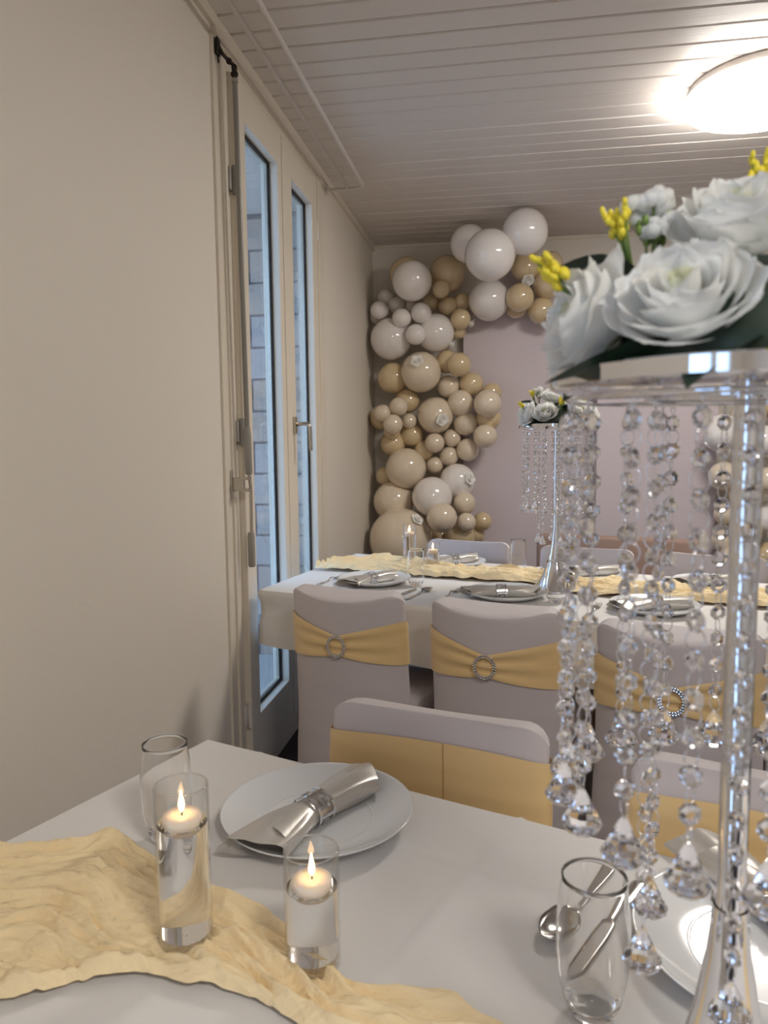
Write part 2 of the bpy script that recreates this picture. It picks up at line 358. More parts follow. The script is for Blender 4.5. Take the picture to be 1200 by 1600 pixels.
# ================================================================== balloons
BALLOONS=[(-0.223,4.650,2.422,0.115,"W"),(-0.374,4.902,2.306,0.117,"T"),(-0.640,4.910,2.314,0.112,"T"),(-0.108,4.887,2.127,0.131,"W"),(0.064,4.952,2.086,0.070,"T"),(0.277,4.941,2.346,0.078,"T"),(0.254,4.903,2.208,0.089,"T"),(-0.308,4.958,1.951,0.053,"T"),(-0.378,4.937,1.752,0.077,"T"),(-0.737,4.919,1.653,0.102,"T"),(-0.090,4.953,1.547,0.065,"T"),(-0.644,4.940,1.503,0.082,"T"),(-0.812,4.935,1.395,0.085,"T"),(-0.109,4.934,1.382,0.083,"T"),(-0.538,4.954,1.172,0.067,"T"),(-0.743,4.936,1.223,0.085,"T"),(-0.796,4.946,1.004,0.067,"T"),(-0.200,4.943,0.615,0.073,"T"),(-0.428,4.923,0.591,0.091,"T"),(1.406,4.703,1.178,0.091,"T"),(-0.289,4.817,0.619,0.100,"T"),(1.573,4.705,1.438,0.090,"T"),(-0.735,4.844,1.306,0.057,"T"),(1.413,4.697,0.912,0.099,"T"),(1.554,4.702,0.528,0.092,"T"),(-0.311,4.899,0.969,0.119,"W"),(-0.582,4.728,2.234,0.125,"W"),(0.103,4.434,2.417,0.131,"W"),(-0.741,4.883,1.903,0.136,"W"),(-0.451,4.893,1.935,0.123,"W"),(0.124,4.925,2.327,0.095,"T"),(-0.453,4.900,1.404,0.119,"C"),(1.258,4.657,1.266,0.113,"W"),(1.307,4.732,0.618,0.070,"C"),(1.417,4.703,1.366,0.098,"C"),(1.503,4.598,0.994,0.082,"C"),(1.561,4.696,0.760,0.106,"W"),(1.443,4.696,1.551,0.105,"W"),(0.223,4.934,2.055,0.087,"T"),(1.311,4.729,0.782,0.066,"C"),(0.084,4.816,2.121,0.088,"T"),(-0.845,4.962,2.064,0.051,"W"),(-0.620,4.975,2.116,0.042,"W"),(-0.486,4.958,2.137,0.056,"T"),(-0.543,4.862,1.682,0.132,"C"),(-0.615,4.942,1.278,0.076,"T"),(-0.350,4.952,1.255,0.060,"C"),(-0.734,4.888,0.837,0.136,"C"),(-0.145,4.890,0.707,0.063,"T"),(1.285,4.686,1.012,0.088,"C"),(1.365,4.667,0.492,0.107,"C"),(-0.407,4.804,2.192,0.057,"T"),(-0.283,4.961,2.136,0.057,"T"),(-0.295,4.836,1.722,0.077,"T"),(-0.222,4.937,1.605,0.078,"T"),(-0.791,4.826,1.419,0.059,"C"),(-0.260,4.936,1.349,0.079,"C"),(-0.458,4.881,1.224,0.065,"C"),(-0.466,4.956,1.075,0.058,"C"),(-0.259,4.813,0.833,0.074,"C"),(1.462,4.553,1.216,0.095,"W"),(1.408,4.653,0.687,0.095,"C"),(-0.787,4.965,2.185,0.054,"W"),(-0.377,4.933,2.109,0.061,"T"),(-0.371,4.942,1.591,0.074,"C"),(-0.625,4.878,1.368,0.051,"C"),(-0.128,4.857,1.264,0.078,"C"),(-0.369,4.958,1.135,0.064,"C"),(-0.647,4.864,1.058,0.135,"C"),(-0.243,4.722,0.719,0.062,"C"),(-0.288,4.876,2.013,0.066,"T"),(-0.113,4.809,1.470,0.088,"C"),(-0.686,4.827,1.462,0.061,"C"),(-0.245,4.941,1.176,0.075,"C"),(-0.664,4.723,0.604,0.206,"C"),(-0.093,4.408,2.293,0.145,"W"),(-0.715,4.950,2.125,0.056,"W"),(-0.291,4.893,1.481,0.085,"C"),(-0.714,4.749,1.346,0.064,"C"),(-0.465,4.773,0.877,0.131,"W"),(-0.814,4.869,2.086,0.060,"W"),(-0.657,4.786,2.018,0.061,"W"),(-0.391,4.631,0.757,0.096,"C"),(-0.567,4.780,1.912,0.066,"W"),(-0.534,4.809,2.049,0.067,"W")]
bprof = []
for i in range(21):
    a = math.pi*i/20; rr = math.sin(a); z = -math.cos(a)
    if z < 0: z *= 1.05; rr *= 1-.03*(-z)
    bprof.append((max(rr, .002), z))
bmesh_b = MB().lathe(bprof, 32).mesh('balloon', True)
kn = MB().lathe([(.04, -1.04), (.05, -1.06), (.09, -1.12), (.10, -1.14), (.02, -1.13)], 12).mesh('knot', True)
BM = {}; KM = {}
for k_, nm in (('W', 'balloon_white'), ('C', 'balloon_cream'), ('T', 'balloon_tan')):
    BM[k_] = bmesh_b.copy(); BM[k_].materials.append(M[nm]); KM[k_] = kn.copy(); KM[k_].materials.append(M[nm])
WORD = {'W': 'white', 'C': 'cream', 'T': 'tan'}
for x, y, z, r_, c_ in BALLOONS:
    right = x > 1.0
    o = link('balloon', BM[c_], None, None, (x, y, z))
    o.scale = (r_, r_, r_)
    # the knot points back into the cluster
    d = Vector(((.93 if right else -.45 if z < 2.0 else -.1)-x*.9, 5.3-y, random.uniform(-.4, .4))).normalized()
    o.rotation_euler = d.to_track_quat('-Z', 'Y').to_euler()
    link('knot', KM[c_], None, o)
    size = 'very large' if r_ > .2 else 'large' if r_ > .105 else 'medium' if r_ > .07 else 'small'
    side = 'window wall side' if x < -.60 else 'backdrop side' if x > -.36 else 'centre line'
    lvl = ('crest' if z > 2.24 else 'shoulder') if z > 1.95 else 'upper body' if z > 1.52 else 'middle' if z > 1.2 else 'lower body' if z > .86 else 'foot'
    depth = 'at the back' if y > 4.93 else 'bulging forward' if y < 4.80 else 'wedged in'
    if right: lab = f'{size} {WORD[c_]} balloon in the {"upper" if z > 1.2 else "middle" if z > .85 else "lower"} balloon column beyond the crystals'
    elif r_ > .2: lab = 'very large cream balloon at the foot of the garland'
    elif c_ == 'T' and x > -.06 and z > 2: lab = f'{size} tan balloon {depth}, cluster under the top white balloons'
    else: lab = f'{size} {WORD[c_]} balloon {depth}, {side} of the garland {lvl}'
    tag(o, lab, 'balloon', f'{size} {WORD[c_]} balloons')

# ---------------------------------------------------------------- roses
def petal_mesh(name, Rr, Hh, span, curl, seed, nu=11, nv=11):
    rnd = random.Random(seed); ph = rnd.uniform(0, 6)
    pts = []
    for i in range(nu):
        u = -1+2*i/(nu-1)
        for j in range(nv):
            v = 1-(1-j/(nv-1))**1.9
            sh = .35+.65*math.sin(min(1, v*1.25)*math.pi/2)
            wv = math.sqrt(max(.0015, 1-max(0, (v-.25)/.75)**3.6))
            a = u*span*1.08*sh*wv
            rad = Rr*(.18+.82*math.sin(min(1, v*1.1)*math.pi/2)**.9)
            lip = curl*max(0, (v-.62)/.38)**1.7
            rad += lip*Rr*(1+.25*math.sin(3*u+ph)) + Rr*.03*math.sin(5*u+ph)*v
            z = Hh*(v**.85) - lip*Hh*.35 - .06*Hh*u*u*v + .03*Hh*math.sin(4*u+ph)*v
            pts.append((rad*math.cos(a), rad*math.sin(a), z))
    mb = MB().grid(pts, nu, nv)
    me = mb.mesh(name, True)
    return me
LAYERS = [(3, .24, 1.20, 1.5, .0), (3, .36, 1.24, 1.4, .02), (4, .48, 1.24, 1.15, .04), (4, .60, 1.20, 1.1, .06), (5, .72, 1.12, .95, .09), (5, .84, 1.00, .95, .13), (6, .95, .82, .85, .20)]
PETALS = [[petal_mesh('petal', Rr, Hh, sp, cu, 10*k+q) for q in range(2)] for k, (n, Rr, Hh, sp, cu) in enumerate(LAYERS)]
for ly in PETALS:
    for me in ly: me.materials.append(M['petal'])
bud_pts = []
for i in range(40):
    a = i/39*4*math.pi*1.1
    for j in range(6): 
        v = j/5; bud_pts.append(((.07+.11*i/39)*math.cos(a)*(.6+.5*v), (.07+.11*i/39)*math.sin(a)*(.6+.5*v), 1.12*v-.05*(i/39)))
bud = MB().grid(bud_pts, 40, 6)
bud.lathe([(.02, 0), (.30, .08), (.55, .25), (.5, .3), (.02, .35)], 14)
bud_me = bud.mesh('rose', True); bud_me.materials.append(M['petal_core'])
def make_rose(parent, pos, axis, s, seed):
    rnd = random.Random(seed)
    o = link('rose', bud_me, None, parent, pos); o.scale = (s, s, s)
    o.rotation_euler = Vector(axis).normalized().to_track_quat('Z', 'Y').to_euler()
    a = rnd.uniform(0, 6)
    for k, (n, *_r) in enumerate(LAYERS):
        for i in range(n):
            link('petal', PETALS[k][i % 2], None, o, (0, 0, 0), (rnd.uniform(-.06, .06), rnd.uniform(-.08, .08), a+2*math.pi*i/n+rnd.uniform(-.12, .12)))
        a += .55+rnd.uniform(-.2, .2)
    return o
# small foam roses stuck on the balloons
FOAM=[(0.135,4.883,2.242,0.12,-0.43,-0.89,30),(0.276,4.883,2.008,0.61,-0.58,-0.54,38),(-0.229,4.883,1.985,0.90,0.10,-0.43,70),(-0.353,4.908,1.862,0.80,0.13,-0.59,29),(-0.553,4.743,1.738,-0.07,-0.90,0.43,44),(-0.404,4.795,1.375,0.41,-0.88,-0.24,31),(-0.230,4.815,0.992,0.69,-0.70,0.19,25),(-0.549,4.622,0.741,0.56,-0.49,0.67,74)]
fr = MB()
for k, (n, Rr, Hh, sp, cu) in enumerate([(3, .35, .9, 1.2, .05), (4, .62, .8, .95, .2), (5, 1.0, .6, .8, .4)]):
    pm_ = petal_mesh('t', Rr, Hh, sp, cu, 77+k, 7, 7)
    for i in range(n):
        fr.add([q.co.copy() for q in pm_.vertices], [tuple(p.vertices) for p in pm_.polygons], Matrix.Rotation(2*math.pi*i/n+k*.5, 4, 'Z'))
fr.lathe([(.02, -.05), (.5, 0), (.6, .1), (.02, .3)], 10)
fr_me = fr.mesh('foam_rose', True); fr_me.materials.append(M['foam'])
def leaf_mesh(L, Wd, bend, n=9):
    pts = []
    for i in range(n):
        t = i/(n-1); hw = Wd*math.sin(math.pi*min(1, t*.98+.02))**.8*(1-.25*t)
        for u in (-1, -.5, 0, .5, 1): pts.append((L*t, hw*u, bend*t*t*L+.25*abs(u)*hw))
    me = MB().grid(pts, n, 5).mesh('leaf', True); me.materials.append(M['leaf_dark']); return me
LEAF = leaf_mesh(.065, .02, -.35); LEAF_L = leaf_mesh(.105, .020, -.12); LEAF_S = leaf_mesh(.045, .012, .1)
FW = ['tan balloon below the top white balloons', 'tan balloon nearest the big white flowers', 'small tan balloon at the inner curve', 'large white balloon at the inner curve',
      'big cream balloon under the white ones', 'big cream balloon in the middle of the garland', 'pale balloon low in the garland', 'very large balloon at the garland foot']
for i, (x, y, z, a, b, c, k) in enumerate(FOAM):
    n_ = Vector((a, b, c)); 
    if i in (0, 1): n_ = Vector((a, b-.4, c+.3))
    bx, by, bz, br, bc = BALLOONS[k]
    d_ = (Vector((x, y, z))-Vector((bx, by, bz))).normalized(); p_ = Vector((bx, by, bz))+d_*br*.985
    o = link('foam_rose', fr_me, None, None, p_); o.scale = (.031,)*3
    o.rotation_euler = n_.normalized().to_track_quat('Z', 'Y').to_euler()
    q = link('leaf', LEAF_S, None, o, (.3, 0, .02), (0, .2, random.uniform(0, 6))); q.scale = (22, 22, 22)
    tag(o, 'white foam rose stuck on the '+FW[i], 'flower', 'foam roses on the garland')

# ================================================================== chairs in spandex covers
CH = .82
def chw(z): return interp([0, .30, .47, .65, CH], [.212, .198, .190, .186, .184], z)
def sec(x, w, front):
    e = math.sqrt(max(0, 1-abs(x/w)**10))
    q = 1-(x/w)**2
    return (.016-.010*q)*e+.002 if front else -(.020+.058*q)*e
def ztop(x, w, front=True):
    d = abs(x)-(w-.04)
    return CH - (0 if d <= 0 else .04-math.sqrt(max(0, .04**2-d*d)))*.7 - (.003 if front else .028)*(1-(x/w)**2)
def ring_pts(z01, n, off=0.0, shrink=1.0, ztopf=True, zabs=None):
    pts = []
    for k in range(2*n):
        front = k < n
        t = (k+.5)/n if front else (k-n+.5)/n
        s = -math.cos(math.pi*t)*(1 if front else -1)
        s = max(-1, min(1, s*(1+.0)))
        z0 = zabs if zabs is not None else z01*CH
        w = chw(z0)
        x = s*w*.9995; yv = sec(x, w, front)
        z = z0 if zabs is not None else z01*ztop(x, w, front)
        ln = .03*max(0, (z-.45)/.37)
        nx = x/w; 
        pts.append((x*shrink+off*nx*abs(nx)**3, (yv*shrink+(off if front else -off)*(1-abs(nx)**6)) - ln + .015, z))
    return pts
def make_cover(seed):
    rnd = random.Random(seed); n = 22
    levels = [0, .04, .12, .2, .3, .4, .5, .58, .66, .74, .82, .88, .93, .965, .985, .995]
    pts = []
    for i, s in enumerate(levels):
        for p in ring_pts(s, n):
            q = Vector(p); wr_ = .0022*math.sin(38*q.z+6*q.x+seed)*max(0, .75-abs(q.z-.42)*2.2)*(abs(q.x)/.19)**2*2
            q.y += wr_ * (1 if p[1] > 0 else -1) + .002*noise.noise(Vector((q.x*6+seed, q.z*16, 3 if q.y > 0 else 9)))
            if s == 0: q.z = .035*math.sin(math.pi*min(1, max(0, (q.x/.424+.5))))
            pts.append(q)
    k = len(levels)
    for sh, dz in ((.99, .0025), (.96, .004), (.5, .006), (0, .006)):
        base = ring_pts(.995, n)
        for i, p in enumerate(base):
            q_ = base[2*n-1-i]
            x_ = p[0]*(.985 if sh > .95 else .965 if sh > .9 else .96)
            mid = (p[1]+q_[1])/2; yv = lerp(mid, p[1], sh)
            zv = lerp((p[2]+q_[2])/2, p[2], sh)
            pts.append((x_, yv, zv+dz))
        k += 1
    return MB().grid(pts, k, 2*n, False, True)
def make_sash(front_seam, zl=(.735, .607), zf=(.735, .607), wide=.0):
    """stretch band: flat across the sitter's side, pinched at the back where the buckle sits"""
    n = 30; rows = 11; pts = []
    rings = []
    for j in range(rows):
        v = j/(rows-1); ring = []
        base = ring_pts(0, n, .005, 1.0, zabs=.67)
        for k, p in enumerate(base):
            front = k < n; q = abs(p[0])/.186
            if front: zt, zb = lerp(zf[0], zl[0], q**3), lerp(zf[1], zl[1], q**3); pl = 0
            else:
                e = min(1, q/.95)**.85
                zt, zb = lerp(.690, zl[0], e), lerp(.632, zl[1], e)
                pl = .0055*math.sin(v*math.pi*5+.8*e)*(1-e*.8)
            z = lerp(zb, zt, v)
            wz = ring_pts(0, n, .0045, 1.0, zabs=z)[k]
            ring.append((wz[0]*1.004, wz[1]+(.0 if front else -pl-.001), z))
        rings += ring
    return MB().grid(rings, rows, 2*n, False, True)
buckle_mb = MB()
for rr_, sz in ((.024, .0031), (.0295, .0031)):
    nn = int(2*math.pi*rr_/.0062)
    for i in range(nn):
        a = 2*math.pi*i/nn; buckle_mb.sphere((rr_*math.cos(a), -.002, rr_*1.08*math.sin(a)), sz, 6, 5)
buckle_mb.tube([(.0268*math.cos(2*math.pi*i/36), .001, .0268*1.08*math.sin(2*math.pi*i/36)) for i in range(36)], .003, 6, True)
buckle_me = buckle_mb.mesh('buckle', False); buckle_me.materials.append(M['chrome'])
COVERS = [make_cover(s).mesh('back_cover', True) for s in (1, 2, 3)]
for me in COVERS: me.set_sharp_from_angle(angle=R(38))
SASHB = make_sash(False).mesh('sash', True); SASHL = make_sash(True, (.728, .60), (.722, .60)).mesh('sash', True); SASHF = make_sash(True, (.768, .620), (.774, .62)).mesh('sash', True)
def seat_cover():
    pts = []; n = 40
    lv = [(0, 1.06, 1.06), (.10, 1.02, 1.02), (.25, .99, .99), (.40, .97, .97), (.455, .965, .965), (.468, .94, .94), (.472, .6, .6), (.473, .02, .02)]
    for z, sx, sy in lv:
        for i in range(n):
            a = 2*math.pi*i/n; ca, sa = math.cos(a), math.sin(a)
            x = .195*math.copysign(abs(ca)**.25, ca)*sx; yv = .205+.195*math.copysign(abs(sa)**.25, sa)*sy
            zz_ = z
            if z == 0: zz_ = .05*(1-abs(math.cos(2*a+math.pi/2)))   # hem lifts between the feet
            pts.append((x, yv+.0, zz_))
    return MB().grid(pts, len(lv), n, False, True)
SEAT = seat_cover().mesh('seat_cover', True)
LEG = MB().lathe([(.011, 0), (.014, .004), (.016, .30), (.017, .44)], 10, None, True, True).mesh('leg', True); LEG.materials.append(M['table_wood'])
STITCH = MB().box(-.0012, .0012, 0, .0024, 0, .152).mesh('seam', False)
for me in COVERS: me.materials.append(M['spandex'])
SEAT.materials.append(M['spandex']); SASHB.materials.append(M['sash']); SASHF.materials.append(M['sash']); SASHL.materials.append(M['sash']); STITCH.materials.append(M['stitch'])
def chair(xl, yl, xr, yr, facing_camera, label, k=0):
    """from the two top corners of the backrest, as measured"""
    cxx, cyy = (xl+xr)/2, (yl+yr)/2; th = math.atan2(yr-yl, xr-xl)
    o = empty('covered_chair', (0, 0, 0), th+(math.pi if facing_camera else 0))
    mid = Vector((0, -.025 if not facing_camera else -.02, 0)); mid.rotate(o.rotation_euler)
    o.location = (cxx-mid.x, cyy-mid.y, 0)
    link('back_cover', COVERS[k % 3], None, o); link('seat_cover', SEAT, None, o)
    s = link('sash', (SASHL if cyy > 2.5 else SASHF) if facing_camera else SASHB, None, o)
    if facing_camera:
        pass
    b = link('buckle', buckle_me, None, s, (0, -.0900, .661), (0, .15, random.uniform(-.1, .1)))
    if facing_camera: link('seam', STITCH, None, s, (-.0225, .0122, .622), (R(4.6), R(2), 0))
    for sx in (-1, 1):
        for yy in (.03, .37): link('leg', LEG, None, o, (sx*.178, yy, 0))
    tag(o, label, 'chair')
    return o
chair(-.643, 2.158, -.283, 2.060, False, 'white covered chair with gold sash and buckle at the table corner by the door', 0)
chair(-.213, 2.030, .154, 1.905, False, 'white covered chair with gold sash and buckle next to the corner chair', 1)
chair(.215, 1.828, .575, 1.71, False, 'white covered chair with gold sash and buckle behind the crystal strands', 2)
chair(.66, 1.69, 1.02, 1.58, False, 'white covered chair with gold sash at the far table past the chrome pole', 1)
chair(-.292, 1.214, .078, 1.118, True, 'white covered chair with plain gold band facing the near table plate', 1)
chair(.175, 1.055, .535, .935, True, 'white covered chair with gold band behind the hanging crystal pendants', 2)
chair(-.330, 3.245, .025, 3.13, True, 'white covered chair across the far table below the balloon garland', 0)
chair(.145, 3.085, .500, 2.97, True, 'white covered chair across the far table behind the far flower stand', 1)
chair(.585, 2.945, .940, 2.825, True, 'white covered chair across the far table before the lower arch panel', 2)
# taupe bench standing free behind the far chairs
bn = empty('upholstered_bench', (.55, 3.86, 0), R(-14)); tag(bn, 'taupe upholstered bench behind the chairs of the far table', 'bench')
MB().box(-.42, .42, .10, .17, .30, .735, .02).build('backrest', 'taupe_fabric', bn, auto=50)
MB().box(-.42, .42, -.30, .10, .34, .44, .02).build('seat', 'taupe_fabric', bn, auto=50)
for sx in (-.38, .38):
    for sy in (-.27, .13): MB().tube([(sx, sy, 0), (sx, sy, .345)], .016, 8).build('leg', 'table_wood', bn)

# ================================================================== tables and cloths
TZ = .74
def table(name, FL, FR, BR, BL, label, legs):
    c_ = (Vector(FL)+Vector(FR)+Vector(BR)+Vector(BL))/4
    o = empty(name, (c_.x, c_.y, 0)); tag(o, label, 'table')
    q = [Vector(p)-c_ for p in (FL, FR, BR, BL)]
    q = [p*(1-.008/p.length) for p in q]
    MB().add([(p.x, p.y, z) for z in (.705, TZ-.003) for p in q], [(3, 2, 1, 0), (4, 5, 6, 7), (0, 1, 5, 4), (1, 2, 6, 5), (2, 3, 7, 6), (3, 0, 4, 7)]).build('tabletop', 'table_wood', o)
    for la, lb in ((.10, legs[0]), (.90, legs[0]), (.10, legs[1]), (.90, legs[1])):   # clear of the tucked seats
        p2 = q[0].lerp(q[1], la).lerp(q[3].lerp(q[2], la), lb)
        MB().tube([(p2.x, p2.y, 0), (p2.x, p2.y, .707)], .022, 12).build('leg', 'steel', o, auto=40)
    return o
def cloth(FL, FR, BR, BL, drop, label, creases=(), tuck=0.0, nu=90, nv=56, seed=0):
    FL, FR, BR, BL = (Vector(p) for p in (FL, FR, BR, BL))
    def top(a, b):
        p = FL.lerp(FR, a).lerp(BL.lerp(BR, a), b)
        z = TZ + .0008*noise.noise(Vector((p.x*5+seed, p.y*5, 0)))
        for (p0, p1, h) in creases:
            p0, p1 = Vector(p0), Vector(p1); dd = (p1-p0).normalized(); rel = p-p0; dist = abs(rel.x*dd.y-rel.y*dd.x)
            z += h*math.exp(-(dist/.0035)**2) + .0006*math.exp(-(dist/.03)**2)
        return Vector((p.x, p.y, z))
    pts = [top(i/(nu-1), j/(nv-1)) for i in range(nu) for j in range(nv)]
    mb = MB().grid(pts, nu, nv)
    rim = [top(i/(nu-1), 0) for i in range(nu)]+[top(1, j/(nv-1)) for j in range(1, nv)]+[top(1-i/(nu-1), 1) for i in range(1, nu)]+[top(0, 1-j/(nv-1)) for j in range(1, nv-1)]
    ctr = (FL+FR+BR+BL)/4; N = len(rim); rows = [(0, 0), (.006, .004), (.02, .005), (.05, .004), (.08, .003), (.12, .006), (.16, .010), (drop, .014)]
    sk = []; acc = 0
    for k, p in enumerate(rim):
        a, b = rim[k-1], rim[(k+1) % N]; t = (b-a).normalized(); nn = Vector((t.y, -t.x, 0))
        if nn.dot(Vector((p.x-ctr.x, p.y-ctr.y, 0))) < 0: nn = -nn
        acc += (p-a).length; front = k < nu
        for dz, ou in rows:
            if front and tuck and .03 < dz < .11: ou -= tuck
            wv = .010*math.sin(acc*22+seed)*(dz/drop)**1.5
            sk.append((p.x+nn.x*(ou+wv), p.y+nn.y*(ou+wv), p.z-dz-(.003 if dz == .006 else 0)))
    mb.grid(sk, N, len(rows), True, False)
    o = mb.build('tablecloth', 'cloth_white', None, True)
    tag(o, label, 'tablecloth'); return o
U1 = Vector((math.cos(R(-20.5)), math.sin(R(-20.5)))); V1 = Vector((-U1.y, U1.x))
c1 = Vector((-.509, 1.183))
T1 = [c1-V1*.80, c1-V1*.80+U1*1.8, c1+U1*1.8, c1]
cr1 = [((.02, .975), (-.12, .649), .0028), ((-.13, .894), (.061, .816), .0020), ((.02-.45*U1.x, .975-.45*U1.y), (-.12-.45*U1.x, .649-.45*U1.y), .0012), ((.02+.5*U1.x, .975+.5*U1.y), (-.12+.5*U1.x, .649+.5*U1.y), .0012)]
table('dining_table', *T1, 'near dining table under a creased white cloth', (.08, .48)); cloth(*T1, .19, 'white tablecloth with fold creases on the near table', cr1, nu=260, nv=120)
U2 = Vector((math.cos(R(-16.8)), math.sin(R(-16.8))))
T2 = [Vector((-.84, 2.43)), Vector((-.84, 2.43))+U2*1.95, Vector((-.665, 3.265))+Vector((math.cos(R(-18.6)), math.sin(R(-18.6))))*1.85, Vector((-.665, 3.265))]
table('dining_table', *T2, 'far dining table under a white cloth near the glazed door', (.30, .46)); cloth(*T2, .19, 'white tablecloth hanging over the far table edge', (), .012, seed=5)

# ---------------------------------------------------------------- gauze runners
def runner(topl, botl, label, mname, amp, freq, ns=300, nt=64, seed=0, rope=0.0, z0=TZ):
    def along(pl):
        pl = [Vector(p) for p in pl]; d = [0]
        for a, b in zip(pl, pl[1:]): d.append(d[-1]+(b-a).length)
        def g(s):
            s *= d[-1]
            for i in range(len(pl)-1):
                if s <= d[i+1]+1e-9:
                    t = (s-d[i])/(d[i+1]-d[i]); 
                    p0 = pl[max(0, i-1)]; p1 = pl[i]; p2 = pl[i+1]; p3 = pl[min(len(pl)-1, i+2)]
                    return .5*((2*p1)+(-p0+p2)*t+(2*p0-5*p1+4*p2-p3)*t*t+(-p0+3*p1-3*p2+p3)*t**3)
            return pl[-1]
        return g, d[-1]
    (gt, Lt), (gb, Lb) = along(topl), along(botl); L = (Lt+Lb)/2
    pts = []
    for i in range(ns):
        s = i/(ns-1); a, b = gt(s), gb(s); wdt = (a-b).length
        ed = (b-a).normalized()
        for j in range(nt):
            t = j/(nt-1)
            X = s*L; Y = t*wdt
            warp = .022*noise.noise(Vector((X*6+seed, Y*9, 1)))+.007*noise.noise(Vector((X*19+seed, Y*26, 4)))
            Yw = Y+warp
            p = a.lerp(b, t)
            def rid(fx, fy, o_): return 1-min(1, abs(noise.noise(Vector((X*fx+seed+o_, Yw*fy, o_))))*2.6)
            big = .5+.5*noise.noise(Vector((X*7+seed, Yw*14, 21)))
            h = amp*(.10+.42*rid(5.0, freq, 3)**1.6*(.35+big)+.26*rid(9, freq*2.1, 8)**1.4*(1.2-big)+.10*rid(22, freq*3.6, 13)+.45*max(0, big-.42))
            e0 = min(t, 1-t)*wdt
            h *= .35+.65*min(1, e0/.02)
            h += rope*amp*math.exp(-((e0-.010)/.009)**2)*(.6+.6*noise.noise(Vector((X*14, seed, round(t)))))
            out = .020*noise.noise(Vector((X*11+seed, 40*round(t), 31)))+.006*noise.noise(Vector((X*40+seed, 40*round(t), 5)))
            p = p+ed*((out if t > .5 else -out)*(abs(t-.5)*2)**4 + .004*noise.noise(Vector((X*9, Yw*60, 17))))
            h = max(.0009, h+.0012)
            pts.append((p.x, p.y, z0+h))
    o = MB().grid(pts, ns, nt).build('table_runner', mname, None, True)
    return tag(o, label, 'table runner')
runner([(-.66, .775), (-.633, .808), (-.536, .837), (-.488, .849), (-.417, .81), (-.318, .759), (-.234, .72), (-.164, .662), (-.135, .645), (-.079, .637), (-.002, .614), (.15, .56), (.5, .42), (.95, .245)],
       [(-.68, .54), (-.56, .545), (-.461, .576), (-.428, .585), (-.398, .61), (-.357, .62), (-.32, .626), (-.274, .624), (-.221, .60), (-.181, .587), (-.10, .545), (.05, .47), (.4, .33), (.9, .135)],
       'crinkled cream gauze runner bunched along the near table', 'gauze', .028, 30, 560, 140, 1, .5)
runner([(-.70, 3.00), (-.60, 3.03), (-.48, 3.05), (-.35, 2.93), (-.2, 2.88), (.098, 2.795), (.29, 2.65), (.707, 2.538), (1.1, 2.42)],
       [(-.74, 2.82), (-.55, 2.78), (-.42, 2.74), (-.3, 2.71), (-.15, 2.67), (.092, 2.605), (.271, 2.45), (.654, 2.346), (1.05, 2.225)],
       'crinkled cream gauze runner along the far table', 'gauze', .052, 24, 380, 64, 9, .35)

# ================================================================== tableware
plate_me = MB().lathe([(.001, .004), (.075, .004), (.090, .0055), (.110, .012), (.127, .0205), (.130, .0225), (.1305, .0215), (.128, .0185), (.110, .0095), (.088, .0005), (.070, 0), (.001, .001)], 72).mesh('plate', True)
plate_me.materials.append(M['porcelain'])
RIM = [MB().lathe([(.0725, .0042), (.0745, .0050), (.0765, .0044)], 64).mesh('well_ring', True)]; RIM[0].materials.append(M['porcelain'])
def plate(x, y, label, z=TZ+.0015):
    o = link('plate', plate_me, None, None, (x, y, z)); link('well_ring', RIM[0], None, o); tag(o, label, 'plate', 'dinner plates'); return o
# satin napkin drawn through a metal ring
def napkin_meshes():
    ns, nc = 41, 44; pts = []
    for i in range(ns):
        s = -1+2*i/(ns-1); e = abs(s)
        wA = .0195+.020*max(0, e-.10)**.8*(1.05 if s > 0 else 1.15)
        hB = .0165-.002*e+.003*math.sin(e*3)
        for k in range(nc):
            a = 2*math.pi*k/nc; ca, sa = math.cos(a), math.sin(a)
            fold = 1+.10*math.sin(3*a+2.2*s)*min(1, e*2)+.05*math.sin(7*a-3*s)*e
            yv = wA*ca*fold; zv = hB*math.copysign(abs(sa)**(.8), sa)*fold*(1-.22*e*abs(ca))
            x = s*.118+ (.016*ca-.010*sa*math.cos(2*a))*e**3*(1 if s > 0 else -1)
            pts.append((x, yv, zv+.0185))
    body = MB().grid(pts, ns, nc, False, True)
    # overlapping diagonal flaps of the fold
    for sg in (1, -1):
        fl = []
        for i in range(22):
            t = i/21; s = .12+.62*t
            for j in range(12):
                v = j/11; a = R(200-sg*0)*v*(1-.62*t)+R(-20)+t*R(25)
                wA = (.0195+.020*max(0, s-.10)**.8*1.05)*1.035; hB = (.0165-.002*s)*1.10
                fl.append((sg*s*.118, wA*math.cos(a)*sg, hB*math.sin(a)+.0188))
        body.grid(fl, 22, 12)
    me = body.mesh('napkin', True); me.materials.append(M['satin'])
    pat = ["################################", "#.....#.#.....#.#.....#.#.....#.", "#.###.#.#.###.#.#.###.#.#.###.#.", "#.#...#.#.#...#.#.#...#.#.#...#.", "#.#####.#.#####.#.#####.#.#####.", "#.......#.......#.......#.......", "################################"]
    ring = MB(); cw = .0046
    def pt(c_, r_, rad): a = 2*math.pi*c_/32; return ((r_-3.5)*cw, rad*1.08*math.cos(a), rad*.94*math.sin(a)+.0195)
    for r_ in range(7):
        for c_ in range(32):
            if pat[r_][c_] == '#':
                v = [pt(c_+dc, r_+dr, rad) for rad in (.0225, .0236) for dr in (0, 1) for dc in (0, 1)]
                ring.add(v, [(0, 1, 3, 2), (4, 6, 7, 5), (0, 4, 5, 1), (1, 5, 7, 3), (3, 7, 6, 2), (2, 6, 4, 0)])
    rm = ring.mesh('napkin_ring', False); rm.materials.append(M['chrome'])
    return me, rm
NAP, NRING = napkin_meshes()
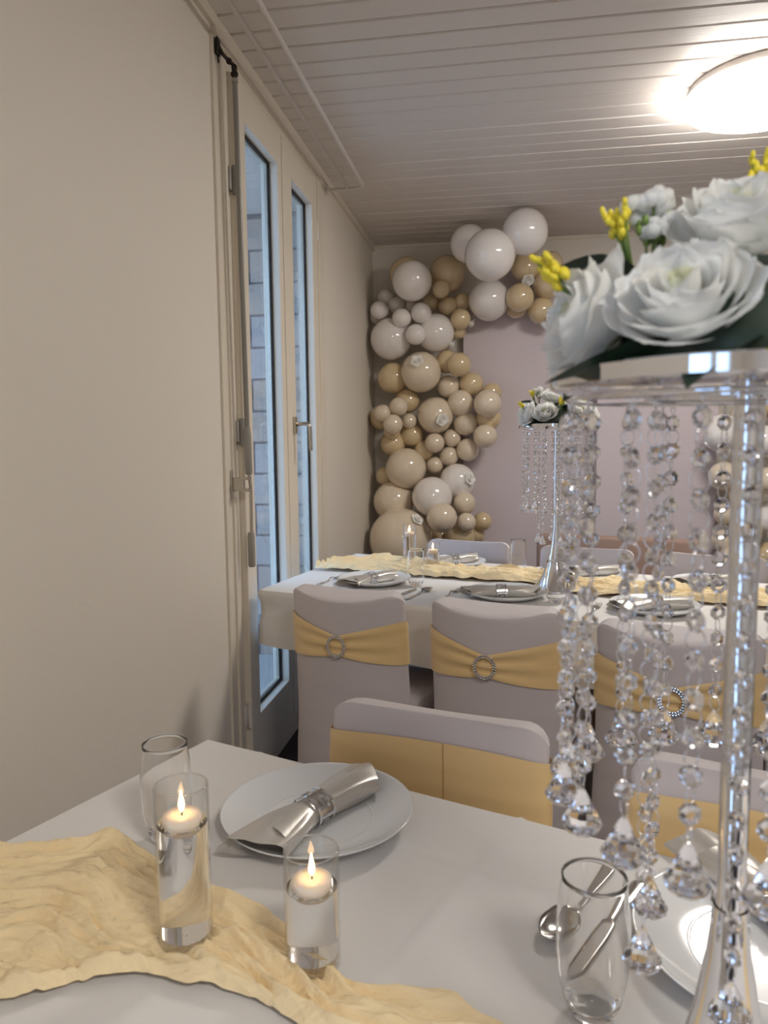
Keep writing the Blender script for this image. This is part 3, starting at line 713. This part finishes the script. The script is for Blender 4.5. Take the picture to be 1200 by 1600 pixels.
def napkin(x, y, ang, label, z=TZ+.0045, tilt=0):
    o = link('napkin', NAP, None, None, (x, y, z), (0, R(tilt), R(ang))); link('napkin_ring', NRING, None, o)['label'] = 'silver ring with cut out key pattern'
    tag(o, label, 'napkin', 'rolled satin napkins'); return o
# cutlery
def strip(prof, zf, nx=44, ny=7, th=.0016):
    """flat piece: prof(t)->(x, halfwidth); zf(t, v)->z ; closed with thickness"""
    a, b = [], []
    for i in range(nx):
        t = i/(nx-1); x, hw = prof(t)
        for j in range(ny):
            v = -1+2*j/(ny-1); z = zf(t, v); a.append((x, hw*v, z+th)); b.append((x, hw*v, z))
    mb = MB().grid(a, nx, ny); mb.grid(b, nx, ny)
    o = nx*ny; f = []
    for i in range(nx-1): f += [(i*ny, (i+1)*ny, (i+1)*ny+o, i*ny+o), (i*ny+ny-1, (i+1)*ny+ny-1, (i+1)*ny+ny-1+o, i*ny+ny-1+o)]
    for j in range(ny-1): f += [(j, j+1, j+1+o, j+o), ((nx-1)*ny+j, (nx-1)*ny+j+1, (nx-1)*ny+j+1+o, (nx-1)*ny+j+o)]
    mb.f += f
    return mb
def sp_prof(t):
    x = .195*t
    bowl = .021*math.sqrt(max(0, 1-((x-.030)/.031)**2))*(1+.12*(x-.03)/.03) if x < .061 else 0
    hn = interp([0, .05, .07, .11, .165, .183, .191, .195], [.0, .0035, .0032, .0035, .0075, .0092, .0075, .003], x)
    return x, max(bowl, hn, .0008)
def sp_z(t, v):
    x = .195*t; d = max(0, 1-((x-.030)/.031)**2) if x < .061 else 0
    return .0015+.010*math.sin(min(1, max(0, (x-.045)/.04))*math.pi)*.55 - 0*v + .0085*(1-d*(1-v*v)) * (1 if x < .061 else 0)*.9 + (.004 if x > .15 else 0)*0
spoon_me = strip(sp_prof, sp_z, 60, 9).mesh('spoon', True)
def kn_prof(t): 
    x = .215*t
    return x, interp([0, .006, .02, .085, .115, .118, .13, .18, .205, .212, .215], [.002, .006, .0088, .0098, .0085, .005, .0055, .0085, .0098, .0085, .004], x)
knife_me = strip(kn_prof, lambda t, v: .0005+.0014*(1-v*v)*(t > .55), 50, 7, .0022).mesh('knife', True)
fk = strip(lambda t: (.05+.145*t, interp([0, .012, .03, .06, .10, .135, .145], [.0115, .0125, .006, .0032, .0040, .0082, .004], .145*t)), lambda t, v: .0015+.009*max(0, math.sin(min(1, t*2.2)*math.pi))**1.2+.0, 36, 7)
for q in (-1.5, -.5, .5, 1.5): fk.tube([(.055, q*.0062, .0025), (.03, q*.0062, .0015), (.008, q*.0062, .0045), (.0, q*.0062, .006)], [.0024, .0022, .0016, .0008], 6)
fork_me = fk.mesh('fork', True)
for me in (spoon_me, knife_me, fork_me): me.materials.append(M['cutlery'])
def cutlery(me, x0, y0, x1, y1, label, group):
    """head end at (x0, y0), handle towards (x1, y1)"""
    o = link(me.name.split('.')[0], me, None, None, (x0, y0, TZ+.0012), (0, 0, math.atan2(y1-y0, x1-x0)), .92)
    tag(o, label, me.name.split('.')[0], group)
# tumbler
def tum_r(z):
    t = (z-.004)/.126; return .0208+.0118*math.sin(min(1, t*1.02)**.80*math.pi*.80)**.9*1.0
tz = [.004+.126*i/30 for i in range(31)]
tprof = [(.001, .0004), (.0180, .0004), (.0200, .0014)]+[(tum_r(z), z) for z in tz]+[(tum_r(.13)-.0004, .1306)]+[(tum_r(z)-.0009, z) for z in reversed(tz) if z > .016]+[(tum_r(.016)-.003, .0125), (.012, .0112), (.001, .0108)]
TUM = MB().lathe(tprof, 64).mesh('tumbler', True)
TUM.materials.append(M['base_glass'])
TRIM = MB().tube([((tum_r(.13)-.0004)*math.cos(2*math.pi*i/48), (tum_r(.13)-.0004)*math.sin(2*math.pi*i/48), .1304) for i in range(48)], .0010, 6, True).mesh('rim', True); TRIM.materials.append(M['base_glass'])
def tumbler(x, y, label):
    o = link('tumbler', TUM, None, None, (x, y, TZ+.001)); link('rim', TRIM, None, o); tag(o, label, 'glass', 'stemless water tumblers')
# cylinder vases with water and a floating candle
candle_p = [(.001, -.012), (.012, -.0115), (.0165, -.008), (.0195, -.001), (.0195, .004), (.0185, .0062), (.010, .0058), (.001, .0052)]
CAN = MB().lathe(candle_p, 32).mesh('floating_candle', True); CAN.materials.append(M['wax'])
WICK = MB().tube([(0, 0, .004), (.0004, 0, .009), (.0012, .0004, .0125)], .0008, 6).mesh('wick', True); WICK.materials.append(M['wick'])
FLM = MB().lathe([(.0003, .0085), (.0022, .0115), (.0031, .0155), (.0026, .020), (.0013, .0255), (.0002, .0315)], 14).mesh('flame', True); FLM.materials.append(M['flame'])
def vase(x, y, h, wl_, label, clabel, z=TZ+.004):
    r_ = .0268
    o = empty('cylinder_vase', (x, y, z)); tag(o, label, 'vase')
    MB().lathe([(.001, .0), (r_-.002, .0), (r_, .002), (r_, h-.001), (r_-.0008, h), (r_-.0016, h-.001), (r_-.0016, wl_)], 56).build('glass_wall', 'cup_glass', o, True)
    MB().lathe([(r_-.0008+.0006*math.cos(q), h-.0004+.0006*math.sin(q)) for q in [2*math.pi*i/8 for i in range(9)]], 56).build('rim', 'base_glass', o, True)
    MB().lathe([(.001, .0006), (r_-.0028, .0006), (r_-.0014, .002), (r_-.0014, .010), (r_-.003, .0115), (.001, .0115)], 56).build('thick_base', 'base_glass', o, auto=40)
    MB().lathe([(.001, .0125), (r_-.0022, .0125), (r_-.0018, .014), (r_-.0018, wl_), (r_-.003, wl_-.0006), (.001, wl_-.001)], 56).build('water', 'water', o, auto=50)
    cd = link('floating_candle', CAN, None, None, (x+.0005, y-.001, z+wl_+.003)); link('wick', WICK, None, cd); link('flame', FLM, None, cd)
    tag(cd, clabel, 'candle')

# ---- near table
plate(-.250, .941, 'white dinner plate under the rolled napkin on the near table')
napkin(-.252, .928, 64, 'grey satin napkin drawn through a silver ring on the near plate')
vase(-.320, .672, .168, .128, 'tall glass cylinder of water standing on the near runner', 'lit white candle floating in the tall near vase', TZ+.008)
vase(-.183, .660, .118, .080, 'shorter glass cylinder of water at the bend of the near runner', 'lit white candle floating in the shorter near vase', TZ+.008)
tumbler(-.432, .866, 'empty clear tumbler behind the tall vase on the near table')
tumbler(.080, .645, 'empty clear tumbler in front of the spoon and knife')
cutlery(spoon_me, .044, .728, .125, .872, 'steel spoon lying beside the knife behind the near tumbler', 'near spoon')
cutlery(knife_me, .062, .682, .170, .872, 'steel knife lying between the near spoon and the plate', 'near knife')
plate(.262, .742, 'white dinner plate beside the chrome pole on the near table')
napkin(.285, .80, 112, 'grey satin napkin in a silver ring behind the chrome pole')
# ---- far table
plate(-.462, 2.595, 'white dinner plate at the far table seat by the door'); napkin(-.470, 2.56, 55, 'grey satin napkin on the plate at the door end')
plate(.006, 2.412, 'white dinner plate in front of the second covered chair'); napkin(-.010, 2.392, 8, 'grey satin napkin lying crosswise on the second plate')
plate(.440, 2.27, 'white dinner plate seen through the crystal strands'); napkin(.44, 2.26, 20, 'grey satin napkin on the plate beyond the crystal strands')
plate(-.205, 2.995, 'white dinner plate across the far table beside the short vase'); napkin(-.208, 3.00, 42, 'grey satin napkin on the plate across the far table')
plate(.310, 2.785, 'white dinner plate across the far table behind the flower stand'); napkin(.310, 2.785, 30, 'grey satin napkin behind the far flower stand')
plate(.70, 2.655, 'white dinner plate across the far table before the lower arch panel'); napkin(.70, 2.655, 25, 'grey satin napkin before the lower arch panel')
cutlery(fork_me, -.602, 2.705, -.672, 2.49, 'steel fork at the left of the door end plate', 'far forks')
cutlery(fork_me, -.148, 2.51, -.208, 2.32, 'steel fork between the two covered chairs', 'far forks')
cutlery(fork_me, .29, 2.335, .235, 2.15, 'steel fork in front of the third covered chair', 'far forks')
cutlery(spoon_me, -.250, 2.492, -.325, 2.30, 'steel spoon beside the far table tumbler by the runner', 'far spoons')
cutlery(knife_me, -.300, 2.50, -.372, 2.305, 'steel knife beside the spoon at the door end plate', 'far knives')
cutlery(knife_me, .085, 2.775, .160, 2.975, 'steel knife behind the tumbler across the far table', 'far knives')
cutlery(spoon_me, .055, 2.81, .125, 2.985, 'steel spoon beside the tumbler across the far table', 'far spoons')
vase(-.378, 2.935, .168, .128, 'tall glass cylinder of water on the far table', 'lit white candle floating in the tall far vase', TZ+.006)
vase(-.275, 2.838, .105, .070, 'short glass cylinder of water on the far runner', 'lit white candle floating in the short far vase', TZ+.010)
tumbler(-.307, 2.555, 'empty clear tumbler beside the far spoon and runner')
tumbler(.158, 2.345, 'empty clear tumbler in front of the far flower stand base')
tumbler(.050, 2.83, 'empty clear tumbler across the far table beside the knife')

# ================================================================== crystal flower stands
def ngon_rings(rings, n, off=0.0):
    mb = MB(); v = []
    for r_, z in rings:
        for i in range(n): a = 2*math.pi*(i+off)/n; v.append((r_*math.cos(a), r_*math.sin(a), z))
    f = []
    for q in range(len(rings)-1):
        for i in range(n): f.append((q*n+i, q*n+(i+1) % n, (q+1)*n+(i+1) % n, (q+1)*n+i))
    f.append(tuple(reversed(range(n)))); f.append(tuple((len(rings)-1)*n+i for i in range(n)))
    return mb.add(v, f)
bd = MB(); tmp = ngon_rings([(.0034, -.0038), (.0060, -.0013), (.0066, 0), (.0060, .0013), (.0034, .0038)], 8, .5)
bd.add(tmp.v, tmp.f, Matrix.Rotation(R(90), 4, 'X')); BEAD = bd.mesh('bead', False)
pd = ngon_rings([(.0015, 0), (.0030, -.002), (.0100, -.0165), (.0150, -.0255), (.0155, -.0275), (.0130, -.0315), (.0085, -.0345)], 10); PEND = pd.mesh('pendant', False); PEND.transform(Matrix.Scale(.84, 4))
RING = MB().tube([(.0054*math.cos(2*math.pi*i/16), 0, .0062*math.sin(2*math.pi*i/16)) for i in range(16)], .00045, 5, True).mesh('link_ring', True)
HOOK = MB().tube([(0, 0, .004), (.002, 0, 0), (0, 0, -.004), (-.002, 0, 0), (0, 0, .004)], .0005, 5).mesh('bead_strand', True)
BEAD.materials.append(M['crystal']); PEND.materials.append(M['crystal']); RING.materials.append(M['chrome']); HOOK.materials.append(M['chrome'])
def flower_stand(x, y):
    rnd = random.Random(3)
    o = empty('flower_stand', (x, y, TZ+.001)); h = .548
    tag(o, 'chrome flower stand hung with crystal strands on the near table', 'flower stand')
    MB().lathe([(.001, .001), (.078, .0), (.080, .003), (.076, .008), (.062, .022), (.045, .050), (.031, .085), (.021, .125), (.0145, .165), (.0118, .195), (.0112, .200)], 56).build('trumpet_base', 'chrome', o, True)
    MB().lathe([(.0100, .19), (.0100, .205), (.0092, .21), (.0092, h)], 28).build('pole', 'chrome', o, auto=40)
    MB().lathe([(.001, h), (.121, h), (.124, h+.002), (.124, h+.011), (.122, h+.012), (.120, h+.004), (.001, h+.003)], 72).build('tray', 'chrome', o, auto=40)
    for rr_ in (.112, .062):
        MB().tube([(rr_*math.cos(2*math.pi*i/60), rr_*math.sin(2*math.pi*i/60), h-.006) for i in range(60)], .0013, 6, True).build('hanging_hoop', 'chrome', o, True)
    for k in range(6):
        a = 2*math.pi*k/6+.3; MB().tube([(.009*math.cos(a), .009*math.sin(a), h-.005), (.112*math.cos(a), .112*math.sin(a), h-.006)], .0011, 5).build('spoke', 'chrome', o)
    PIT = .0215
    for rr_, n, nb, ph in ((.112, 18, 11, .1), (.062, 6, 16, .25)):
        for k in range(n):
            a = 2*math.pi*(k+ph)/n
            s = link('bead_strand', HOOK, None, o, (rr_*math.cos(a), rr_*math.sin(a), h-.010), (0, 0, rnd.uniform(0, 6)))
            tw = rnd.uniform(0, 6); z = -.010
            for b in range(nb):
                tw += rnd.uniform(-.5, .5)
                link('bead', BEAD, None, s, (0, 0, z), (rnd.uniform(-.06, .06), 0, tw))
                link('link_ring', RING, None, s, (0, 0, z-PIT/2), (0, 0, tw+1.57+rnd.uniform(-.4, .4))); z -= PIT
            link('pendant', PEND, None, s, (0, 0, z+.005), (0, 0, rnd.uniform(0, 6)))
    return o
near = flower_stand(.153, .507)
far = copy_tree(near); far.location = (.171, 2.545, TZ+.001); far.rotation_euler = (0, 0, R(25))
far['label'] = 'chrome flower stand hung with crystal strands on the far table'
# ---- flower arrangement in the tray
BLS = MB()
for i in range(7): 
    a = 2*math.pi*i/6; c_ = (.0042*math.cos(a), .0042*math.sin(a), .001) if i < 6 else (0, 0, .003)
    BLS.sphere(c_, .0036, 7, 5)
BLS_me = BLS.mesh('blossom', True); BLS_me.materials.append(M['petal'])
def sprig(seed, material):
    rnd = random.Random(seed); st = MB(); fl = MB()
    for k in range(4):
        d = Vector((rnd.uniform(-.35, .35), rnd.uniform(-.35, .35), 1)).normalized(); L = rnd.uniform(.022, .036)
        st.tube([(0, 0, -.03), d*L*.4, d*L], .0009, 5)
        for q in range(9):
            t = .45+.6*q/8; pp = d*L*t+Vector((rnd.uniform(-1, 1), rnd.uniform(-1, 1), rnd.uniform(-.4, .6)))*.0052*(1.25-t)
            fl.sphere(pp, .0026*(1.3-.5*t), 6, 5, (1, 1, 1.5))
    return st, fl
def arrangement(x, y, z, label):
    o = empty('flower_arrangement', (x, y, z)); tag(o, label, 'flower arrangement')
    MB().lathe([(.001, -.013), (.080, -.013), (.088, .0), (.075, .030), (.045, .055), (.001, .065)], 28).build('moss_base', 'leaf_dark', o, True)
    S = .039
    spec = [((-.048, -.046, .012), (-.30, -.66, .68), S*1.0), ((-.080, -.005, .020), (-1, -.25, .36), S*.97), ((-.006, .018, .066), (-.15, -.50, .86), S*1.02),
            ((.040, -.058, .024), (.35, -.8, .5), S), ((.082, -.018, .020), (1, -.2, .45), S), ((.062, .050, .030), (.7, .6, .6), S), ((-.010, .085, .020), (-.1, 1, .5), S), ((-.070, .062, .022), (-.8, .7, .5), S), ((.035, .015, .066), (.5, .1, .9), S*.95)]
    for i, (p, ax, s) in enumerate(spec): make_rose(o, p, ax, s, 20+i)
    for i, (p, ax) in enumerate([((-.072, .028, .074), (-.2, .1, 1)), ((-.112, -.010, .042), (-.75, -.2, .75)), ((-.006, -.066, .046), (.0, -.25, 1)), ((.014, .045, .110), (.05, .05, 1)), ((.09, .02, .06), (.6, .1, .8)), ((.0, .08, .07), (0, .6, .8))]):
        st, fl = sprig(50+i, None); q = Vector(ax).normalized().to_track_quat('Z', 'Y').to_euler()
        s = st.build('yellow_sprig', 'stem_green', o, True); s.location = p; s.rotation_euler = q
        fl.build('florets', 'blossom_yellow', s, True)
    rnd = random.Random(5)
    for (bx_, by_, bz_) in ((-.056, .030, .080), (.05, .03, .09)):
        st = MB(); tips = []
        for k in range(9):
            d = Vector((rnd.uniform(-.6, .6), rnd.uniform(-.5, .5), 1)).normalized(); tip = d*rnd.uniform(.010, .038); tips.append(tip)
            st.tube([(0, 0, -.04), tip*.5, tip], .0008, 5)
            for q in range(3): st.sphere(tip*rnd.uniform(.3, .9)+Vector((rnd.uniform(-.006, .006), rnd.uniform(-.006, .006), 0)), .0026, 6, 4, (1, 1, 1.6))
        s = st.build('blossom_sprig', 'stem_green', o, True); s.location = (bx_, by_, bz_)
        for tip in tips: link('blossom', BLS_me, None, s, tip, (rnd.uniform(-.5, .5), rnd.uniform(-.5, .5), 0), 1.5)
    for p, rot, me in [((-.060, .022, .055), (.3, -.5, 2.75), LEAF), ((.004, -.052, .030), (.9, -.15, -1.1), LEAF), ((-.030, -.045, .004), (.35, .08, 3.30), LEAF_L), ((-.02, -.07, .002), (.1, .05, 3.9), LEAF), ((.05, -.05, .01), (.2, .1, -.6), LEAF_L), ((.09, .03, .02), (.1, .1, .4), LEAF), ((.02, .09, .02), (.1, .1, 1.7), LEAF), ((-.06, .08, .01), (.1, .1, 2.4), LEAF), ((.00, -.03, .045), (.2, -.4, -.9), LEAF)]:
        link('leaf', me, None, o, p, rot)
    return o
fa = arrangement(.153, .507, TZ+.566, 'white rose arrangement with yellow sprigs on the near stand')
fb = copy_tree(fa); fb.location = (.171, 2.545, TZ+.566); fb.rotation_euler = (0, 0, R(10)); fb['label'] = 'white rose arrangement with yellow sprigs on the far stand'
